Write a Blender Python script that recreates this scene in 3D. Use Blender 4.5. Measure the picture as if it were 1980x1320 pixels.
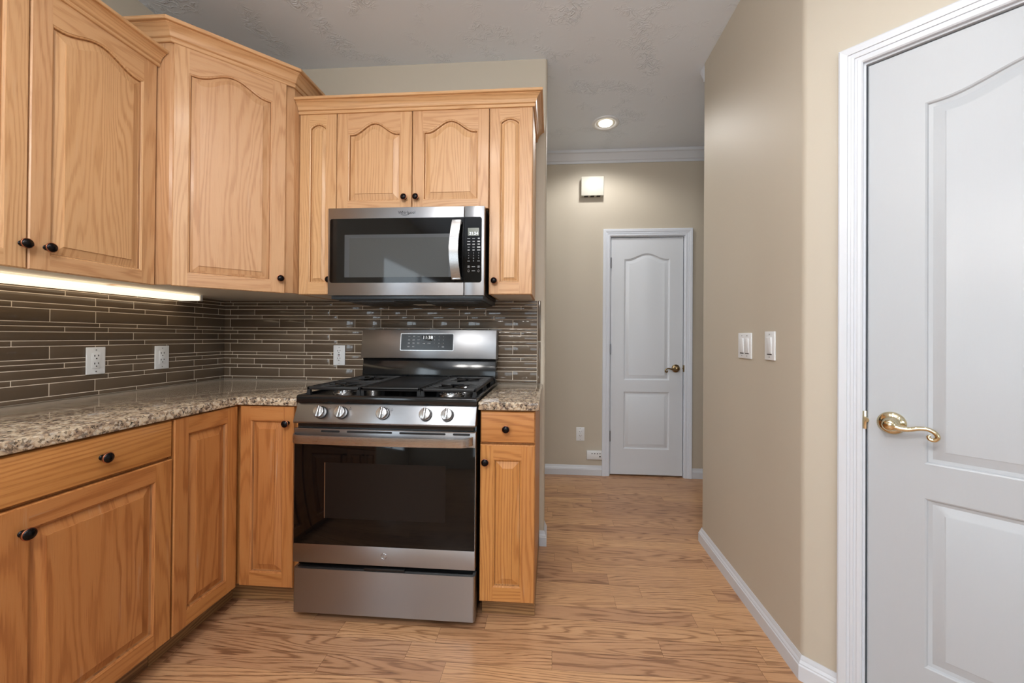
import bpy, bmesh, math, random
from mathutils import Vector, Matrix
random.seed(7)
PI = math.pi
for o in list(bpy.data.objects): bpy.data.objects.remove(o)
SC = bpy.context.scene
COL = SC.collection

# ------------------------------------------------------------------ camera
def make_camera():
    yaw, roll, pitch = 0.0727669, 0.0071466, 0.0052102
    F = Vector((-math.sin(yaw)*math.cos(pitch), math.cos(yaw)*math.cos(pitch), math.sin(pitch)))
    R = Vector((math.cos(yaw), math.sin(yaw), 0)); U = R.cross(F)
    R2 = R*math.cos(roll)+U*math.sin(roll); U2 = U*math.cos(roll)-R*math.sin(roll)
    cd = bpy.data.cameras.new('camera'); cam = bpy.data.objects.new('camera', cd); COL.objects.link(cam)
    m = Matrix((R2, U2, -F)).transposed().to_4x4(); m.translation = Vector((1.96655, -2.20052, 1.1762))
    cam.matrix_world = m
    cd.sensor_width = 36; cd.lens = 749.787/1980*36
    cd.shift_x = -21.744/1980; cd.shift_y = -13.118/1980
    cd.clip_start = 0.02
    SC.camera = cam
make_camera()

# ------------------------------------------------------------------ colour management, world, lights
def lin(c):
    c = c/255.0
    return c/12.92 if c <= .04045 else ((c+.055)/1.055)**2.4
def rgb(r, g, b): return (lin(r), lin(g), lin(b), 1)
SC.view_settings.view_transform = 'Standard'; SC.view_settings.look = 'None'
SC.view_settings.gamma = 1; SC.view_settings.use_curve_mapping = False
SC.view_settings.exposure = 0.24
W = bpy.data.worlds.new('sky'); SC.world = W; W.use_nodes = True
wb = W.node_tree.nodes['Background']; wb.inputs[0].default_value = (0.75, 0.88, 1.0, 1); wb.inputs[1].default_value = 1.6
def area(name, loc, target, sx, sy, power, color, spread=PI):
    l = bpy.data.lights.new(name, 'AREA'); l.shape = 'RECTANGLE'; l.size = sx; l.size_y = sy
    l.energy = power; l.color = color; l.spread = spread
    o = bpy.data.objects.new(name, l); COL.objects.link(o); o.location = loc
    o.rotation_euler = (Vector(target)-Vector(loc)).to_track_quat('-Z', 'Y').to_euler()
    return o
DAY = (0.80, 0.92, 1.0); CANC = (1.0, 0.965, 0.92)
# daylight entering through the windows behind and to the left of the camera
area('daylight_rear_window', (3.6, -6.35, 1.45), (3.6, 0, 1.45), 2.0, 1.5, 16, DAY)
area('daylight_side_window', (-.06, -4.4, 1.53), (5, -4.4, 1.53), 2.6, 1.2, 38, DAY)
def spot(name, loc, power, color, ang=2.75, blend=.4, r=.06):
    l = bpy.data.lights.new(name, 'SPOT'); l.energy = power; l.color = color; l.spot_size = ang; l.spot_blend = blend
    l.shadow_soft_size = r
    o = bpy.data.objects.new(name, l); COL.objects.link(o); o.location = loc
    return o
KITCHEN_CANS = [(1.45, -1.75), (2.3, -1.75), (1.2, -3.9), (2.6, -3.9), (2.0, -5.2)]
for (x, y), p in zip(KITCHEN_CANS, (16, 10, 12, 10, 12)): spot('kitchen_can_light', (x, y, 2.725), p, CANC)
spot('hall_can_light', (2.355, .695, 2.73), 21, CANC, 2.75, .5)
spot('hall_can_light', (1.05, .66, 2.73), 21, CANC, 2.75, .5)  # second can added out of sight to brighten the hall

FILL_GLOBES = [(1.42, -2.80), (1.86, -2.80)]   # added glowing globes, unseen behind the camera, brightening ceiling and upper walls
GLOBE_Z, GLOBE_R, GLOBE_S = 2.30, .16, 37.0

# ------------------------------------------------------------------ materials
class NT:
    def __init__(s, name):
        s.m = bpy.data.materials.new(name); s.m.use_nodes = True; s.t = s.m.node_tree
        s.b = s.t.nodes['Principled BSDF']
    def n(s, typ, **kw):
        nd = s.t.nodes.new(typ)
        for k, v in kw.items():
            if k in nd.inputs.keys() and not hasattr(nd, k): nd.inputs[k].default_value = v
            elif hasattr(nd, k): setattr(nd, k, v)
            else: nd.inputs[k].default_value = v
        return nd
    def l(s, a, b): s.t.links.new(a, b)
    def math(s, op, a, b=None, c=None, clamp=False):
        nd = s.t.nodes.new('ShaderNodeMath'); nd.operation = op; nd.use_clamp = clamp
        for i, v in enumerate((a, b, c)):
            if v is None: continue
            if isinstance(v, (int, float)): nd.inputs[i].default_value = v
            else: s.l(v, nd.inputs[i])
        return nd.outputs[0]
    def noise(s, vec, scale, detail=3, rough=.5, dist=0):
        nd = s.t.nodes.new('ShaderNodeTexNoise'); nd.inputs['Scale'].default_value = scale
        nd.inputs['Detail'].default_value = detail; nd.inputs['Roughness'].default_value = rough; nd.inputs['Distortion'].default_value = dist
        s.l(vec, nd.inputs['Vector']); return nd.outputs[0]
    def ramp(s, fac, stops):
        nd = s.t.nodes.new('ShaderNodeValToRGB'); r = nd.color_ramp
        while len(r.elements) < len(stops): r.elements.new(.5)
        for e, (p, c) in zip(r.elements, stops): e.position = p; e.color = c
        s.l(fac, nd.inputs[0]); return nd.outputs[0]
    def mix(s, fac, a, b, mode='MIX'):
        nd = s.t.nodes.new('ShaderNodeMix'); nd.data_type = 'RGBA'; nd.blend_type = mode
        for i, v in ((0, fac), (6, a), (7, b)):
            if isinstance(v, (int, float)): nd.inputs[i].default_value = v
            elif isinstance(v, tuple): nd.inputs[i].default_value = v
            else: s.l(v, nd.inputs[i])
        return nd.outputs[2]
    def scale(s, vec, v):
        nd = s.t.nodes.new('ShaderNodeVectorMath'); nd.operation = 'MULTIPLY'; s.l(vec, nd.inputs[0]); nd.inputs[1].default_value = v
        return nd.outputs[0]
    def bump(s, h, strength, dist):
        nd = s.t.nodes.new('ShaderNodeBump'); nd.inputs['Strength'].default_value = strength; nd.inputs['Distance'].default_value = dist
        s.l(h, nd.inputs['Height']); s.l(nd.outputs[0], s.b.inputs['Normal'])
    def set(s, **kw):
        for k, v in kw.items(): s.b.inputs[k.replace('_', ' ')].default_value = v
        return s.m
def plain(name, col, rough=.5, metal=0, **kw):
    t = NT(name); t.set(Base_Color=col, Roughness=rough, Metallic=metal, **kw); return t.m

def oak(name, light, mid, dark, pore, rough=.42, coat=.12, k=13, wash=.0, tone=.22, gs=1.0, pk=.2, pw=1.6):
    t = NT(name)
    uv = t.n('ShaderNodeUVMap').outputs[0]
    at = t.n('ShaderNodeAttribute'); at.attribute_name = 'rnd'; rnd = at.outputs['Fac']
    a = t.noise(t.scale(uv, (1*gs, .10*gs, 1)), 6.0, 2.5, .45, .25)
    fine = t.noise(t.scale(uv, (1, .03, 1)), 150, 2, .6)
    su = t.n('ShaderNodeSeparateXYZ'); t.l(uv, su.inputs[0])
    lin_ = t.math('MULTIPLY', su.outputs[0], t.math('MULTIPLY_ADD', rnd, 420, 60))
    w = t.math('SINE', t.math('ADD', t.math('ADD', t.math('MULTIPLY', a, k*6.28), t.math('MULTIPLY', fine, 4.5)), lin_))
    w = t.math('POWER', t.math('MULTIPLY_ADD', w, .5, .5), pw)
    st = t.noise(t.scale(uv, (1, .028, 1)), 260, 3, .65)
    w = t.math('ADD', w, t.math('MULTIPLY_ADD', st, 1.3, -.65), clamp=True)
    c = t.ramp(w, [(0, light), (.5, mid), (.95, dark), (1, dark)])
    broad = t.noise(t.scale(uv, (1, .12, 1)), 16, 2, .5)
    c = t.mix(t.math('MULTIPLY_ADD', broad, 1.4, -.35, True), c, mid)
    p = t.noise(t.scale(uv, (1, .022, 1)), 560, 2, .6)
    pm = t.math('MULTIPLY', t.math('MULTIPLY_ADD', p, 7, -3.9, True), t.math('MULTIPLY_ADD', w, .45, pk))
    c = t.mix(pm, c, pore)
    if wash:
        ws = t.noise(t.scale(uv, (1, .05, 1)), 60, 3, .6)
        wm = t.noise(t.scale(uv, (1, .3, 1)), 9, 2, .5)
        wf = t.math('MULTIPLY', t.math('MULTIPLY_ADD', ws, 8, -4.7, True), t.math('MULTIPLY_ADD', wm, 5, -2.6, True))
        c = t.mix(t.math('MULTIPLY', wf, wash), c, rgb(196, 172, 150))
    hs = t.n('ShaderNodeHueSaturation'); t.l(c, hs.inputs['Color'])
    t.l(t.math('MULTIPLY_ADD', rnd, tone, 1-tone/2), hs.inputs['Value'])
    t.l(t.math('MULTIPLY_ADD', rnd, .007, .4965), hs.inputs['Hue'])
    t.l(hs.outputs[0], t.b.inputs['Base Color'])
    t.b.inputs['Roughness'].default_value = rough
    t.b.inputs['Coat Weight'].default_value = coat; t.b.inputs['Coat Roughness'].default_value = .18
    t.bump(t.math('SUBTRACT', w, t.math('MULTIPLY', pm, 1.0)), .12, .0006)
    return t.m
M = {}
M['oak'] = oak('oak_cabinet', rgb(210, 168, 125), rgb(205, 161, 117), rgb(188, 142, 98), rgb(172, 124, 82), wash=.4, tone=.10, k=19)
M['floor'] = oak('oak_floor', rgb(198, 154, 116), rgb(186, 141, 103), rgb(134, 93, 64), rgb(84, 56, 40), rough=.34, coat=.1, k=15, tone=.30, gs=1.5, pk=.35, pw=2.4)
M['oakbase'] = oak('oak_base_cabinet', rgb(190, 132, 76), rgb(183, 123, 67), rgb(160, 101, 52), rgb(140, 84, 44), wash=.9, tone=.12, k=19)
M['glaze'] = oak('oak_stained_groove', rgb(164, 116, 72), rgb(150, 104, 62), rgb(120, 80, 48), rgb(96, 62, 38), tone=.1)
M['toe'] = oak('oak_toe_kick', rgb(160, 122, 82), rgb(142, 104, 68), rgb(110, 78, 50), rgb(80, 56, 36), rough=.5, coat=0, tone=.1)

def wallmat(name, col, bumpk=.14, sc=220, rough=.5):
    t = NT(name); g = t.n('ShaderNodeNewGeometry').outputs['Position']
    n = t.noise(g, sc, 3, .55)
    v = t.noise(g, 1.6, 2, .5)
    c = t.mix(t.math('MULTIPLY_ADD', v, .3, -.05, True), col, tuple(x*.93 for x in col[:3])+(1,))
    t.l(c, t.b.inputs['Base Color']); t.b.inputs['Roughness'].default_value = rough
    t.bump(n, bumpk, .0015); return t.m
M['wall'] = wallmat('beige_wall_paint', rgb(193, 185, 170))
def ceilmat():
    t = NT('ceiling_knockdown'); g = t.n('ShaderNodeNewGeometry').outputs['Position']
    patch = t.math('MULTIPLY_ADD', t.noise(g, 5.5, 2, .5), 7, -3.6, True)
    a = t.noise(g, 22, 3, .55, 1.2)
    ridge = t.math('POWER', t.math('SUBTRACT', 1, t.math('ABSOLUTE', t.math('MULTIPLY_ADD', a, 9, -4.5)), clamp=True), 2.0)
    h = t.math('MULTIPLY', ridge, patch)
    t.b.inputs['Base Color'].default_value = rgb(230, 240, 252); t.b.inputs['Roughness'].default_value = .75
    t.bump(h, .7, .0048); return t.m
M['ceiling'] = ceilmat()
M['halltrim'] = plain('white_hall_trim_paint', rgb(220, 227, 238), .34)  # trim white in a brightened copy, making up for weaker hall light
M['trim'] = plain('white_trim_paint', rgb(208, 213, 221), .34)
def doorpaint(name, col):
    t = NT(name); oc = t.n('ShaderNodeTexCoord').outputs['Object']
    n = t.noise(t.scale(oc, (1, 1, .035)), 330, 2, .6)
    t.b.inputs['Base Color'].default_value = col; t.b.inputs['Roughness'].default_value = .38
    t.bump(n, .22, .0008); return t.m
M['doorpaint'] = doorpaint('white_door_paint', rgb(180, 185, 191)); M['halldoorpaint'] = doorpaint('white_hall_door_paint', rgb(216, 223, 232))  # light difference put into the door white: pantry copy dimmed, hall copy brightened
def steel(name, col, rough, aniso=.75):
    t = NT(name); uv = t.n('ShaderNodeUVMap').outputs[0]
    n = t.noise(t.scale(uv, (.012, 1, 1)), 1500, 2, .6)
    t.b.inputs['Base Color'].default_value = col; t.b.inputs['Metallic'].default_value = 1
    t.l(t.math('MULTIPLY_ADD', n, .10, rough-.05), t.b.inputs['Roughness'])
    t.b.inputs['Anisotropic'].default_value = aniso
    tg = t.n('ShaderNodeTangent'); tg.direction_type = 'UV_MAP'; t.l(tg.outputs[0], t.b.inputs['Tangent'])
    t.bump(n, .05, .0003); return t.m
M['steel'] = steel('brushed_stainless', rgb(162, 164, 168), .36)
M['steel_handle'] = steel('brushed_stainless_handle', rgb(180, 179, 180), .28)
M['knobsteel'] = plain('satin_metal_knob', rgb(185, 185, 186), .24, 1)
M['blackgloss'] = plain('black_glass', rgb(9, 9, 10), .05, 0, IOR=1.38)
M['enamel'] = plain('black_enamel', rgb(20, 22, 24), .13)
M['iron'] = plain('matte_cast_iron', rgb(24, 25, 27), .42)
M['blackpl'] = plain('black_plastic', rgb(16, 17, 19), .4)
M['panelbk'] = plain('dark_control_panel', rgb(26, 30, 35), .22)
M['greywin'] = None
def meshwin(name, c1, c2, rough, coat=.5):
    t = NT(name); oc = t.n('ShaderNodeTexCoord').outputs['Object']
    sx = t.n('ShaderNodeSeparateXYZ'); t.l(oc, sx.inputs[0])
    a = t.math('SINE', t.math('MULTIPLY', sx.outputs[0], 1400)); b = t.math('SINE', t.math('MULTIPLY', sx.outputs[2], 1400))
    d = t.math('MULTIPLY_ADD', t.math('MULTIPLY', a, b), .5, .5)
    t.l(t.mix(d, c1, c2), t.b.inputs['Base Color']); t.b.inputs['Roughness'].default_value = rough; t.b.inputs['Coat Weight'].default_value = coat
    t.b.inputs['Coat Roughness'].default_value = .03; t.b.inputs['IOR'].default_value = 1.35
    return t.m
M['mwwin'] = meshwin('microwave_screen', rgb(74, 78, 78), rgb(48, 50, 52), .35)
M['ovwin'] = meshwin('oven_window_screen', rgb(26, 21, 19), rgb(13, 11, 11), .3, 0)
M['bronze'] = plain('oil_rubbed_bronze', rgb(28, 25, 27), .25, .75)
M['copper'] = plain('rubbed_copper_edge', rgb(170, 108, 82), .3, 1)
M['brass'] = plain('polished_brass', rgb(216, 204, 172), .09, 1)
M['darkbrass'] = plain('antique_brass', rgb(150, 130, 98), .22, 1)
M['nickel'] = plain('nickel', rgb(150, 152, 158), .3, 1)
M['whitepl'] = plain('white_plastic', rgb(226, 230, 234), .3)
M['creampl'] = plain('cream_plastic', rgb(204, 203, 193), .45)
M['slot'] = plain('dark_slot', rgb(20, 20, 22), .6)
M['red'] = plain('red_reset_button', rgb(120, 52, 42), .5)
M['melamine'] = plain('white_cabinet_underside', rgb(214, 208, 198), .45)
M['dark'] = plain('dark_gap', rgb(14, 13, 12), .8)
M['label'] = plain('pale_button_print', rgb(170, 174, 178), .5)
M['logodark'] = plain('dark_logo_print', rgb(44, 46, 52), .4)
def emit(name, col, s, base=(.8, .8, .8, 1)):
    t = NT(name); t.set(Base_Color=base, Emission_Color=col, Emission_Strength=s, Roughness=.4); return t.m
M['stripglow'] = emit('lit_strip_diffuser', (1.0, .80, .55, 1), 1.3)
M['canglow'] = emit('lit_lamp_lens', (1.0, .9, .76, 1), 9)
M['globe'] = emit('lit_opal_globe', (1.0, .965, .92, 1), GLOBE_S)
M['digits'] = emit('lit_clock_digits', (.92, .97, 1, 1), .9)
M['digitsblue'] = emit('blue_clock_digits', (.62, .78, 1, 1), .75)
M['lcd'] = plain('grey_green_lcd', rgb(104, 112, 104), .25)
def tilemat():
    t = NT('brown_glass_tile')
    at = t.n('ShaderNodeAttribute'); at.attribute_name = 'rnd'
    c = t.ramp(at.outputs['Fac'], [(0, rgb(88, 75, 62)), (1, rgb(102, 88, 73))])
    t.l(c, t.b.inputs['Base Color']); t.b.inputs['Roughness'].default_value = .35; t.b.inputs['Specular IOR Level'].default_value = .2
    t.b.inputs['Coat Weight'].default_value = .8; t.b.inputs['Coat Roughness'].default_value = .02; t.b.inputs['Coat IOR'].default_value = 1.45
    g = t.n('ShaderNodeNewGeometry').outputs['Position']
    nd = t.n('ShaderNodeBump'); nd.inputs['Strength'].default_value = .03; nd.inputs['Distance'].default_value = .001
    t.l(t.noise(g, 40, 2, .5), nd.inputs['Height']); t.l(nd.outputs[0], t.b.inputs['Coat Normal'])
    return t.m
M['tile'] = tilemat()
M['grout'] = plain('pale_grout', rgb(226, 214, 198), .7)
def granite():
    t = NT('speckled_granite'); g = t.n('ShaderNodeNewGeometry').outputs['Position']
    n1 = t.noise(g, 42, 4, .6, .6)
    c = t.ramp(n1, [(0, rgb(216, 202, 178)), (.43, rgb(200, 184, 160)), (.52, rgb(168, 146, 122)), (.61, rgb(128, 112, 100)), (1, rgb(120, 106, 96))])
    v = t.n('ShaderNodeTexVoronoi'); v.inputs['Scale'].default_value = 150; t.l(g, v.inputs['Vector'])
    sp = t.n('ShaderNodeSeparateColor'); t.l(v.outputs['Color'], sp.inputs[0])
    n2 = t.noise(g, 70, 4, .65, .8)
    blk = t.math('MULTIPLY_ADD', n2, 16, -8.9, True)
    c = t.mix(t.math('MULTIPLY', blk, .92), c, rgb(26, 24, 24))
    c = t.mix(t.math('MULTIPLY', t.math('GREATER_THAN', sp.outputs[0], .82), .55), c, rgb(206, 198, 184))
    c = t.mix(t.math('MULTIPLY', t.math('GREATER_THAN', sp.outputs[1], .86), .6), c, rgb(52, 42, 38))
    n3 = t.noise(g, 95, 3, .6)
    c = t.mix(t.math('MULTIPLY_ADD', n3, 14, -8.9, True), c, rgb(150, 138, 128))
    t.l(c, t.b.inputs['Base Color']); t.b.inputs['Roughness'].default_value = .08
    return t.m
M['granite'] = granite()
M['glass'] = plain('window_glass', (1, 1, 1, 1), 0, 0, Transmission_Weight=1)

# ------------------------------------------------------------------ mesh builder
class MB:
    def __init__(s): s.v = []; s.f = []; s.uv = []; s.m = []; s.r = []
    def add(s, vs, fs, g='z', mat=0, off=None, rnd=None, xf=None):
        if xf is not None: vs2 = [xf @ Vector(p) for p in vs]
        else: vs2 = [Vector(p) for p in vs]
        b = len(s.v); s.v += vs2
        if off is None: off = (random.uniform(-30, 30), random.uniform(-30, 30))
        if rnd is None: rnd = random.random()
        gi = 'xyz'.index(g)
        lv = [Vector(p) for p in vs]
        for f in fs:
            n = Vector((0, 0, 0)); k = len(f)
            for i in range(k):
                p, q = lv[f[i]], lv[f[(i+1) % k]]
                n += Vector(((p.y-q.y)*(p.z+q.z), (p.z-q.z)*(p.x+q.x), (p.x-q.x)*(p.y+q.y)))
            d = max(range(3), key=lambda i: abs(n[i]))
            if d == gi: u, v = {0: (2, 1), 1: (2, 0), 2: (0, 1)}[d]
            else: v = gi; u = 3-d-gi
            s.f.append([b+i for i in f]); s.m.append(mat); s.r.append(rnd)
            s.uv.append([(lv[i][u]+off[0], lv[i][v]+off[1]) for i in f])
    def box(s, x0, x1, y0, y1, z0, z1, g='z', mat=0, b=0, seg=2, rnd=None, xf=None, off=None):
        if x1 < x0: x0, x1 = x1, x0
        if y1 < y0: y0, y1 = y1, y0
        if z1 < z0: z0, z1 = z1, z0
        if b <= 0:
            vs = [(x, y, z) for x in (x0, x1) for y in (y0, y1) for z in (z0, z1)]
            fs = [(0, 1, 3, 2), (4, 6, 7, 5), (0, 4, 5, 1), (2, 3, 7, 6), (0, 2, 6, 4), (1, 5, 7, 3)]
            s.add(vs, fs, g, mat, rnd=rnd, xf=xf, off=off); return
        bm = bmesh.new(); bmesh.ops.create_cube(bm, size=1)
        for v in bm.verts: v.co = Vector(((x0+x1)/2+v.co.x*(x1-x0), (y0+y1)/2+v.co.y*(y1-y0), (z0+z1)/2+v.co.z*(z1-z0)))
        bmesh.ops.bevel(bm, geom=list(bm.edges), offset=b, segments=seg, profile=.5, affect='EDGES')
        bm.verts.index_update()
        s.add([v.co.copy() for v in bm.verts], [[v.index for v in f.verts] for f in bm.faces], g, mat, rnd=rnd, xf=xf, off=off)
        bm.free()
    def prism(s, poly, axis, d0, d1, g='z', mat=0, b=0, seg=2, rnd=None, xf=None, caps=True):
        # poly in the plane across 'axis'; x: (y,z)  y: (x,z)  z: (x,y)
        def P(a, c, d): return {'x': (d, a, c), 'y': (a, d, c), 'z': (a, c, d)}[axis]
        n = len(poly)
        vs = [P(a, c, d0) for a, c in poly]+[P(a, c, d1) for a, c in poly]
        fs = [(i, (i+1) % n, n+(i+1) % n, n+i) for i in range(n)]
        if caps: fs += [tuple(range(n))[::-1], tuple(range(n, 2*n))]
        bm = bmesh.new(); bv = [bm.verts.new(p) for p in vs]
        for f in fs: bm.faces.new([bv[i] for i in f])
        bmesh.ops.recalc_face_normals(bm, faces=list(bm.faces))
        if b: 
            es = [e for e in bm.edges if len(e.link_faces) == 2 and e.calc_face_angle(0) > .6]
            bmesh.ops.bevel(bm, geom=es, offset=b, segments=seg, profile=.5, affect='EDGES')
        bm.verts.index_update()
        s.add([v.co.copy() for v in bm.verts], [[v.index for v in f.verts] for f in bm.faces], g, mat, rnd=rnd, xf=xf)
        bm.free()
    def lathe(s, prof, c, axis='-y', seg=28, mat=0, xf=None, sc=(1, 1)):
        # prof: list of (radius, height) ; height along axis
        ax = {'-y': (Vector((1, 0, 0)), Vector((0, 0, 1)), Vector((0, -1, 0))), 'z': (Vector((1, 0, 0)), Vector((0, 1, 0)), Vector((0, 0, 1))),
              '-z': (Vector((0, 1, 0)), Vector((1, 0, 0)), Vector((0, 0, -1)))}[axis]
        c = Vector(c); vs = []; fs = []
        for r, h in prof:
            for i in range(seg):
                a = 2*PI*i/seg
                vs.append(c+ax[0]*(r*math.cos(a)*sc[0])+ax[1]*(r*math.sin(a)*sc[1])+ax[2]*h)
        for j in range(len(prof)-1):
            for i in range(seg):
                k = (i+1) % seg; fs.append((j*seg+i, j*seg+k, (j+1)*seg+k, (j+1)*seg+i))
        if prof[-1][0] > 1e-6: fs.append(tuple((len(prof)-1)*seg+i for i in range(seg)))
        if prof[0][0] > 1e-6: fs.append(tuple(range(seg))[::-1])
        s.add(vs, fs, 'z', mat, xf=xf)
    def tube(s, pts, rad, seg=12, mat=0, flat=1.0, xf=None, up=Vector((0, 0, 1))):
        pts = [Vector(p) for p in pts]; n = len(pts); vs = []; fs = []
        for i, p in enumerate(pts):
            t = (pts[min(i+1, n-1)]-pts[max(i-1, 0)]).normalized()
            a = t.cross(up)
            if a.length < 1e-3: a = t.cross(Vector((1, 0, 0)))
            a.normalize(); b = a.cross(t).normalized()
            r = rad[i] if isinstance(rad, (list, tuple)) else rad
            for k in range(seg):
                an = 2*PI*k/seg; vs.append(p+a*(r*math.cos(an))+b*(r*flat*math.sin(an)))
        for i in range(n-1):
            for k in range(seg):
                k2 = (k+1) % seg; fs.append((i*seg+k, i*seg+k2, (i+1)*seg+k2, (i+1)*seg+k))
        fs += [tuple(range(seg))[::-1], tuple((n-1)*seg+k for k in range(seg))]
        s.add(vs, fs, 'z', mat, xf=xf)
    def sweep(s, path, up, prof, mat=0, side_sign=1, closed=False):
        # path: 3-D polyline in a plane whose normal is 'up'; prof: (side, up) pairs; board grain runs along the path
        up = Vector(up).normalized(); P = [Vector(p) for p in path]; n = len(P); rings = []
        segd = [(P[(i+1) % n]-P[i]).normalized() for i in range(n if closed else n-1)]
        for i in range(n):
            if closed: a, b = segd[i-1], segd[i]
            else: a = segd[max(i-1, 0)]; b = segd[min(i, n-2)]
            na = a.cross(up)*side_sign; nb = b.cross(up)*side_sign
            m = (na+nb).normalized(); m = m/max(.2, m.dot(na))
            rings.append([P[i]+m*q[0]+up*q[1] for q in prof])
        k = len(prof); cum = 0
        for i in range(n if closed else n-1):
            A = rings[i]; B = rings[(i+1) % n]; L = (P[(i+1) % n]-P[i]).length
            off = (random.uniform(-30, 30), random.uniform(-30, 30)); rn = random.random(); w = 0
            b0 = len(s.v); s.v += A+B
            for j in range(k):
                j2 = (j+1) % k; d = (A[j2]-A[j]).length
                s.f.append([b0+j, b0+j2, b0+k+j2, b0+k+j]); s.m.append(mat); s.r.append(rn)
                s.uv.append([(w+off[0], off[1]), (w+d+off[0], off[1]), (w+d+off[0], L+off[1]), (w+off[0], L+off[1])]); w += d
            if not closed and (i == 0 or i == n-2):
                for ring, base, cond in ((A, b0, i == 0), (B, b0+k, i == n-2)):
                    if cond:
                        s.f.append([base+j for j in range(k)]); s.m.append(mat); s.r.append(rn)
                        s.uv.append([(q[0]+off[0], q[1]+off[1]) for q in prof])
    def text(s, txt, size, xf, mat=0, ext=.0002, align='CENTER', shear=0):
        cu = bpy.data.curves.new('t', 'FONT'); cu.body = txt; cu.size = size; cu.extrude = ext; cu.align_x = align; cu.align_y = 'CENTER'; cu.shear = shear
        cu.resolution_u = 3
        ob = bpy.data.objects.new('t', cu); COL.objects.link(ob)
        bpy.context.view_layer.update()
        me = bpy.data.meshes.new_from_object(ob.evaluated_get(bpy.context.evaluated_depsgraph_get()))
        s.add([xf @ v.co for v in me.vertices], [list(p.vertices) for p in me.polygons], 'z', mat)
        bpy.data.objects.remove(ob); bpy.data.curves.remove(cu); bpy.data.meshes.remove(me)
    def build(s, name, mats, parent=None, loc=(0, 0, 0), rotz=0, smooth=True, angle=35):
        me = bpy.data.meshes.new(name); me.from_pydata([tuple(p) for p in s.v], [], s.f)
        if not isinstance(mats, (list, tuple)): mats = [mats]
        for m in mats: me.materials.append(m)
        uvl = me.uv_layers.new(name='UVMap')
        i = 0
        for u in s.uv:
            for c in u: uvl.data[i].uv = c; i += 1
        at = me.attributes.new('rnd', 'FLOAT', 'FACE')
        for j, r in enumerate(s.r): at.data[j].value = r
        me.polygons.foreach_set('material_index', s.m)
        bm = bmesh.new(); bm.from_mesh(me); bmesh.ops.recalc_face_normals(bm, faces=list(bm.faces)); bm.to_mesh(me); bm.free()
        if smooth:
            me.polygons.foreach_set('use_smooth', [True]*len(me.polygons)); me.set_sharp_from_angle(angle=math.radians(angle))
        o = bpy.data.objects.new(name, me); COL.objects.link(o)
        o.location = loc; o.rotation_euler = (0, 0, rotz)
        if parent: o.parent = parent
        return o
def tag(o, label, cat, group=None, kind=None):
    o['label'] = label; o['category'] = cat
    if group: o['group'] = group
    if kind: o['kind'] = kind
    return o
def thing(name, label, cat, loc=(0, 0, 0), rotz=0, group=None, kind=None):
    o = bpy.data.objects.new(name, None); COL.objects.link(o); o.empty_display_size = .1
    o.location = loc; o.rotation_euler = (0, 0, rotz)
    return tag(o, label, cat, group, kind)
def FX(x, y, z): # text standing in the xz plane, facing -y
    return Matrix.Translation((x, y, z)) @ Matrix.Rotation(PI/2, 4, 'X')

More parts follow.
